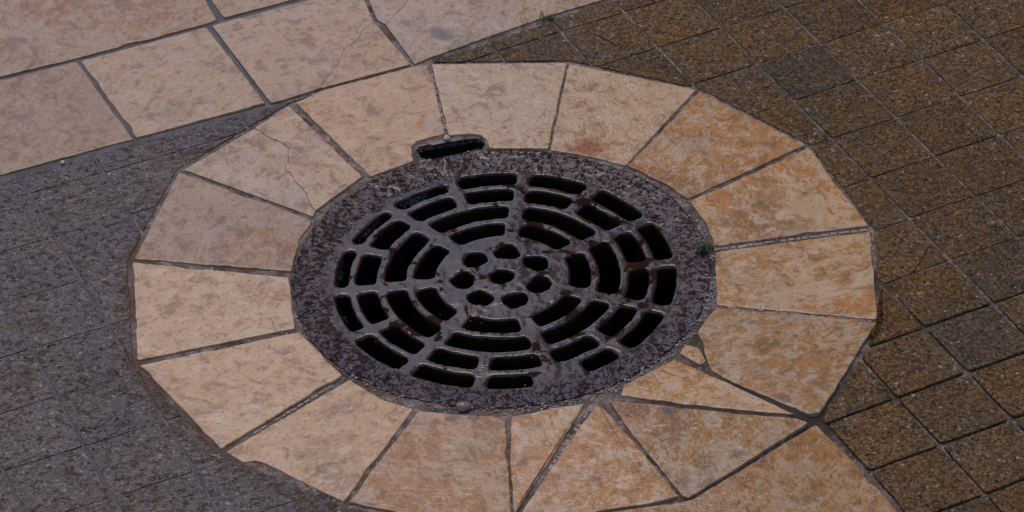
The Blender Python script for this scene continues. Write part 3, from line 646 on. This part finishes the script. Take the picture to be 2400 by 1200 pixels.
def build_grate():
    root = tag(empty('drain_grate', (0, 0, -0.02)), 'round wet cast iron drain grate with rings of curved slots', 'drain grate')
    ring_edges = [0.0, 0.262, 0.30, 0.428 - 0.019, 0.446, 0.544, 0.582, 0.675, 0.711, 0.805, 0.985]
    nr = 150; na = 560
    rmax = 0.975
    rs = [0.012 + (rmax - 0.012) * i / (nr - 1) for i in range(nr)]
    pos = []; val = []
    for r in rs:
        wob = 1.0
        for i in range(na):
            a = 2 * math.pi * i / na
            rr = r
            if r > 0.86:
                k = (r - 0.86) / (rmax - 0.86)
                e = 0.012 * noise.noise(Vector((math.sin(a) * 3, math.cos(a) * 3, 1))) + 0.010 * noise.noise(Vector((math.sin(a) * 14, math.cos(a) * 14, 2)))
                shrink = 0.022 * max(0.0, math.sin(a - 0.9)) + 0.018 * max(0.0, -math.cos(a))
                rr = r + k * (e - shrink)
            x, y = rr * math.sin(a), rr * math.cos(a)
            pos.append([x, y]); val.append(sdf(x, y) if r < 0.9 else 1.0)
    idx = lambda k, i: k * na + (i % na)
    faces = []
    for k in range(nr - 1):
        for i in range(na):
            q = (idx(k, i), idx(k + 1, i), idx(k + 1, i + 1), idx(k, i + 1))
            if sum(1 for v in q if val[v] > 0) >= 2 and sum(val[v] for v in q) > -0.004:
                faces.append(q)
    # boundary edges -> snap onto the outline of the opening
    cnt = {}
    for q in faces:
        for e in range(4):
            a, b = q[e], q[(e + 1) % 4]
            key = (a, b) if a < b else (b, a)
            cnt.setdefault(key, []).append((a, b))
    bnd = [v[0] for k, v in cnt.items() if len(v) == 1]
    bset = set()
    for a, b in bnd:
        if a // na not in (nr - 1,) and b // na not in (nr - 1,):
            if not (a // na == 0 and b // na == 0):
                bset.add(a); bset.add(b)
    h = 0.002
    for v in bset:
        for it in range(4):
            x, y = pos[v]
            s = sdf(x, y)
            gx = (sdf(x + h, y) - sdf(x - h, y)) / (2 * h); gy = (sdf(x, y + h) - sdf(x, y - h)) / (2 * h)
            gg = gx * gx + gy * gy
            if gg < 0.05:
                break
            st = max(-0.006, min(0.006, s))
            pos[v] = [x - st * gx / gg, y - st * gy / gg]
        val[v] = 0.0
    def height(v):
        x, y = pos[v]; r = math.hypot(x, y)
        s = max(0.0, val[v]); b = 0.0065
        z = 0.0
        if s < b:
            z -= (b - math.sqrt(max(0.0, b * b - (b - s) ** 2))) * RG * 0.9
        z += 0.0030 * max(0.0, (r - 0.82) / 0.15) - 0.0045            # rim rises to the frame
        z += 0.0018 * max(0.0, 1 - r / 0.30)                           # slightly domed boss
        z += 0.0007 * noise.noise(Vector((x * 9, y * 9, 5))) + 0.0003 * noise.noise(Vector((x * 30, y * 30, 6)))
        return z
    Z = [height(v) for v in range(len(pos))]
    def part_of(q):
        x = sum(pos[v][0] for v in q) / 4; y = sum(pos[v][1] for v in q) / 4
        r = math.hypot(x, y); a = math.atan2(x, y)
        if r < 0.327: return ('hub', 0)
        if r > 0.786: return ('rim', 0)
        for n, (lo, hi) in enumerate(((0.397, 0.458), (0.531, 0.595), (0.661, 0.724))):
            if lo <= r <= hi: return ('ring_bar', n)
        k = int(round((a - (A0 + SEC / 2)) / (SEC / 2))) % 14
        return ('spoke', k) if k % 2 == 0 else ('short_spoke', k)
    bucket = {}
    owner = {}
    for q in faces:
        p = part_of(q)
        bucket.setdefault(p, []).append(q)
        for e in range(4):
            owner[(q[e], q[(e + 1) % 4])] = p
    walls = {}
    for a, b in bnd:
        walls.setdefault(owner[(a, b)], []).append((a, b))
    LOW = [(0.0, 0.004), (0.010, 0.014), (0.012, 0.034)]
    for p, fs in bucket.items():
        mp = {}; V = []; F = []
        def vid(v, lv=-1):
            key = (v, lv)
            if key not in mp:
                x, y = pos[v]
                if lv < 0:
                    V.append((x * RG, y * RG, Z[v] + 0.02))
                else:
                    dr, dz = LOW[lv]
                    # draught of the casting: openings widen downwards
                    gx = (sdf(x + h, y) - sdf(x - h, y)); gy = (sdf(x, y + h) - sdf(x, y - h))
                    l = math.hypot(gx, gy) or 1.0
                    if math.hypot(x, y) > 0.9: gx = gy = 0.0
                    V.append(((x + gx / l * dr) * RG, (y + gy / l * dr) * RG, Z[v] - dz + 0.02))
                mp[key] = len(V) - 1
            return mp[key]
        for q in fs:
            F.append(tuple(vid(v) for v in reversed(q)))
        for a, b in walls.get(p, []):
            if a // na == 0 and b // na == 0:
                continue
            prev = (vid(a), vid(b))
            for lv in range(3):
                cur = (vid(a, lv), vid(b, lv))
                F.append((prev[0], prev[1], cur[1], cur[0]))
                prev = cur
        link(p[0], V, F, M['iron'], root, smooth=True)
    return root
grate = build_grate()

# lifting pocket cast into the frame behind the grate
def build_pocket():
    O = outline([(x * 1e-4, y * 1e-4) for x, y in DATA['pocket']], 0.006, 0.003, 0.0022, 3)
    n = len(O)
    # inner outline sampled radially to the same count
    H = [Vector((x * 1e-4, y * 1e-4)) for x, y in DATA['pockethole']]
    c = sum(H, Vector((0, 0))) / len(H)
    def hit(dv):
        best = None
        for i in range(len(H)):
            a, b = H[i] - c, H[(i + 1) % len(H)] - c
            e = b - a
            den = dv.x * e.y - dv.y * e.x
            if abs(den) < 1e-12: continue
            t = (a.x * e.y - a.y * e.x) / den
            s = (a.x * dv.y - a.y * dv.x) / den
            if t > 0 and 0 <= s <= 1: best = t if best is None else min(best, t)
        return c + dv * (best or 0.5)
    I_ = [hit(v - c) for v in O]
    I_ = [O[i].lerp(I_[i], min(1.0, (I_[i] - O[i]).length / max(1e-6, (I_[i] - O[i]).length))) for i in range(n)]
    def tube(loops, cap):
        V = []; F = []
        for lp, z in loops:
            V += [(v.x, v.y, z + 0.02) for v in lp]
        for k in range(len(loops) - 1):
            for i in range(n):
                j = (i + 1) % n
                F.append((k * n + i, k * n + j, (k + 1) * n + j, (k + 1) * n + i))
        if cap:
            F.append(tuple(range((len(loops) - 1) * n, len(loops) * n)))
        return V, F
    V, F = tube([(O, -0.03), (O, -0.0050), ([O[i].lerp(I_[i], 0.25) for i in range(n)], -0.0040), ([O[i].lerp(I_[i], 0.75) for i in range(n)], -0.0045), (I_, -0.009)], False)
    Vw, Fw = tube([(I_, -0.0089), (I_, -0.09)], True)
    o = link('lifting_pocket', V, F, M['iron'], grate, smooth=True)
    o['label'] = 'deep dark oblong slot behind the grate rim'
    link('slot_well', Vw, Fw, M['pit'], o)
build_pocket()

# ------------------------------------------------------------------ gritty mortar round the rim
def ico(rnd, r, flat=0.6):
    bm = bmesh.new()
    bmesh.ops.create_icosphere(bm, subdivisions=1, radius=r)
    off = Vector((rnd.uniform(0, 99), rnd.uniform(0, 99), 0))
    for v in bm.verts:
        v.co *= 1 + 0.45 * noise.noise(v.co / r + off)
        v.co.z *= flat
    rot = Matrix.Rotation(rnd.uniform(0, 6.28), 3, 'Z')
    vs = [rot @ v.co for v in bm.verts]; fs = [tuple(v.index for v in f.verts) for f in bm.faces]
    bm.free()
    return vs, fs

def build_grit():
    rnd = random.Random(5)
    V = []; F = []
    for k in range(520):
        while True:
            a = rnd.uniform(0, 2 * math.pi)
            wgt = 0.06 + 0.94 * max(0.0, math.cos(a - 2.6)) 
            if rnd.random() < wgt: break
        r = rnd.gauss(0.968, 0.016)
        if r > 1.0 or r < 0.92: continue
        vs, fs = ico(rnd, rnd.choice([0.0008, 0.0011, 0.0016, 0.0022]) * rnd.uniform(0.7, 1.3))
        base = len(V)
        V += [v + Vector((r * RG * math.sin(a), r * RG * math.cos(a), -0.0022)) for v in vs]
        F += [tuple(i + base for i in f) for f in fs]
    tag(link('grit', V, F, M['grit'], smooth=True), 'gritty crumbled mortar around the iron rim', kind='stuff')
build_grit()

# the mortar collar that beds the rim
def build_collar():
    na = 260; V = []; F = []
    prof = [(0.90, -0.0085), (0.93, -0.0045), (0.96, -0.0032), (0.99, -0.0026), (1.03, -0.0030), (1.06, -0.006)]
    for r, z in prof:
        for i in range(na):
            a = 2 * math.pi * i / na
            x, y = math.sin(a) * r * RG, math.cos(a) * r * RG
            zz = z + 0.0009 * noise.noise(Vector((x * 90, y * 90, 1))) + 0.0006 * noise.noise(Vector((x * 260, y * 260, 2)))
            V.append((x, y, zz))
    for k in range(len(prof) - 1):
        for i in range(na):
            j = (i + 1) % na
            q = (k * na + i, (k + 1) * na + i, (k + 1) * na + j, k * na + j)
            if any(in_poly(V[v][0], V[v][1], DATA['pockethole']) for v in q):
                continue
            F.append(q)
    o = link('mortar_collar', V, F, M['bed'], ring, smooth=True)
build_collar()

# ------------------------------------------------------------------ water pouring over the rim into the slots on the left
def build_curtain(k, lo, hi, label):
    s = SLOTS[OUT0 + k]
    V = []; F = []; UV = []
    na, nt = 40, 12
    for i in range(na + 1):
        t = i / na
        a = s[2] - s[3] * lo + (s[3] * lo + s[3] * hi) * t
        edge = min(1.0, 6 * t, 6 * (1 - t))
        for j in range(nt + 1):
            u = j / nt
            ang = u * 1.35
            rr = 0.835 - 0.095 * math.sin(ang) * edge - 0.006 * noise.noise(Vector((a * 30, u * 2, k)))
            z = -0.0040 - 0.018 * (1 - math.cos(ang)) * edge - 0.002 * u
            V.append((rr * RG * math.sin(a), rr * RG * math.cos(a), z)); UV.append((t, u))
    for i in range(na):
        for j in range(nt):
            F.append((i * (nt + 1) + j, i * (nt + 1) + j + 1, (i + 1) * (nt + 1) + j + 1, (i + 1) * (nt + 1) + j))
    o = link('water_curtain', V, F, M['water'], smooth=True)
    uvl = o.data.uv_layers.new(name='UVMap')
    for lp in o.data.loops:
        uvl.data[lp.index].uv = UV[lp.vertex_index]
    tag(o, label, 'water', 'water running into the slots')
build_curtain(11, 1.0, 1.0, 'thin sheet of water running into the leftmost outer slot')
build_curtain(12, 1.0, 1.0, 'thin sheet of water running into the outer slot at upper left')
build_curtain(13, 1.0, 0.6, 'thin sheet of water running into the outer slot below the lifting pocket')
build_curtain(10, 0.9, 0.9, 'thin sheet of water running into the outer slot at lower left')

# ------------------------------------------------------------------ small things
def tuft(pt, label, nb, hgt, seed, lean):
    rnd = random.Random(seed)
    root = tag(empty('grass_tuft', (pt[0], pt[1], -0.004)), label, 'grass')
    for k in range(nb):
        a = rnd.uniform(0, 6.28); h = hgt * rnd.uniform(0.5, 1.1); w = rnd.uniform(0.0007, 0.0013)
        sp = rnd.uniform(0.3, 1.1)
        bx, by = rnd.gauss(0, 0.004) + lean * rnd.uniform(-1, 1), rnd.gauss(0, 0.002)
        V = []; F = []
        for j in range(5):
            t = j / 4
            out = sp * h * t * t
            x = bx + math.cos(a) * out; y = by + math.sin(a) * out; z = h * t * (1 - 0.35 * sp * t)
            ww = w * (1 - t) ** 0.6 + 0.0001
            nx, ny = -math.sin(a) * ww, math.cos(a) * ww
            V += [(x + nx, y + ny, z), (x - nx, y - ny, z), (x, y, z + 0.0004 * (1 - t))]
        for j in range(4):
            b = j * 3
            F += [(b, b + 2, b + 5, b + 3), (b + 2, b + 1, b + 4, b + 5), (b + 1, b, b + 3, b + 4)]
        link('blade', V, F, M['grass'], root, smooth=True)
tuft(DATA['pt']['tuft1'], 'small green grass tuft in the joint at the edge of the pale slab', 26, 0.017, 3, 0.009)
tuft(DATA['pt']['tuft2'], 'small green weed at the right rim of the iron grate', 44, 0.017, 8, 0.006)

def lump(name, pt, z, size, mat, label, cat, seed):
    bm = bmesh.new()
    bmesh.ops.create_icosphere(bm, subdivisions=3, radius=1.0)
    for v in bm.verts:
        k = 1 + 0.22 * noise.noise(v.co * 1.3 + Vector((seed, 0, 0))) + 0.06 * noise.noise(v.co * 4 + Vector((seed, 4, 0)))
        v.co = Vector((v.co.x * size[0], v.co.y * size[1], v.co.z * size[2])) * k
    vs = [v.co.copy() for v in bm.verts]; fs = [tuple(v.index for v in f.verts) for f in bm.faces]
    bm.free()
    tag(link(name, vs, fs, mat, None, (pt[0], pt[1], z), True), label, cat)
lump('pebble', DATA['pt']['pebble'], 0.001, (0.0095, 0.0075, 0.005), M['pebble'], 'smooth brown pebble lying at the front of the grate rim', 'pebble', 1.0)
lump('stone_chip', DATA['pt']['chip'], 0.0005, (0.0032, 0.0035, 0.002), M['white'], 'tiny white stone chip at the edge of the grey pavers', 'stone chip', 5.0)
lump('pebble', DATA['pt']['white'], 0.001, (0.0042, 0.005, 0.003), M['white'], 'tiny white pebble above the lifting slot', 'pebble', 9.0)

def build_straw():
    pts = [Vector((*DATA['pt'][k], z)) for k, z in (('tw1', 0.002), ('tw2', 0.0015), ('tw3', 0.0005))]
    V = []; F = []; n = 14
    for i in range(n):
        t = i / (n - 1)
        p = pts[0] * (1 - t) ** 2 + pts[1] * 2 * t * (1 - t) + pts[2] * t * t
        p.x += 0.0012 * math.sin(t * 7)
        for j in range(5):
            a = j * 2 * math.pi / 5
            V.append((p.x + 0.0006 * math.cos(a), p.y, p.z + 0.0006 * math.sin(a)))
    for i in range(n - 1):
        for j in range(5):
            k = (j + 1) % 5
            F.append((i * 5 + j, i * 5 + k, (i + 1) * 5 + k, (i + 1) * 5 + j))
    tag(link('straw', V, F, M['straw'], smooth=True), 'thin pale straw lying across the top of the iron rim', 'straw')
build_straw()

def build_drops():
    rnd = random.Random(21)
    V = []; F = []
    spots = [(-0.155, 0.155, 0.02), (-0.175, 0.09, 0.02), (-0.13, 0.17, 0.02), (-0.06, -0.085, 0.02), (0.06, 0.2, 0.02), (-0.2, -0.11, 0.03), (0.0, -0.25, 0.05), (0.02, 0.0, 0.12), (0.0, 0.0, 0.26)]
    for k in range(46):
        cx, cy, sp = rnd.choice(spots)
        x, y = rnd.gauss(cx, sp), rnd.gauss(cy, sp)
        vs, fs = ico(rnd, rnd.uniform(0.0003, 0.0007), 1.0)
        base = len(V); z = rnd.uniform(0.0, 0.008)
        V += [v + Vector((x, y, z)) for v in vs]
        F += [tuple(i + base for i in f) for f in fs]
    tag(link('rain_splash', V, F, M['drop'], smooth=True), 'tiny bright drops of splashing rain over the grate', kind='stuff')
build_drops()

# ------------------------------------------------------------------ the building across the yard, beyond the frame, that the wet paving mirrors
def box(x0, x1, y0, y1, z0, z1):
    V = [(x, y, z) for z in (z0, z1) for x, y in ((x0, y0), (x1, y0), (x1, y1), (x0, y1))]
    return V, [(3, 2, 1, 0), (4, 5, 6, 7), (0, 1, 5, 4), (1, 2, 6, 5), (2, 3, 7, 6), (3, 0, 4, 7)]
def build_house():
    bx0, bx1, by0, by1, hh = 1.5, 16.0, 9.0, 18.0, 11.5
    root = tag(empty('building', (bx0, by0, 0)), 'plain dark rendered building standing across the yard', 'building')
    def part(name, bxs, mat, par=root):
        V, F = box(*bxs)
        off = Vector((bx0, by0, 0)) if par is root else Vector((0, 0, 0))
        V = [Vector(v) - off for v in V]
        return link(name, V, F, mat, par)
    part('wall', (bx0, bx1, by0, by1, -0.3, hh), M['wall'])
    part('roof', (bx0 - 0.3, bx1 + 0.3, by0 - 0.4, by1 + 0.4, hh, hh + 0.25), M['roof'])
    for f in range(3):
        for k in range(5):
            x = bx0 + 1.8 + k * 3.0; z = 1.3 + f * 3.3
            w = part('window', (x, x + 1.1, by0 - 0.05, by0 + 0.05, z, z + 1.6), M['frame'])
            V, F = box(x + 0.1 - bx0, x + 1.0 - bx0, -0.07, -0.052, z + 0.1, z + 1.5)
            link('pane', V, F, M['pane'], w)
build_house()
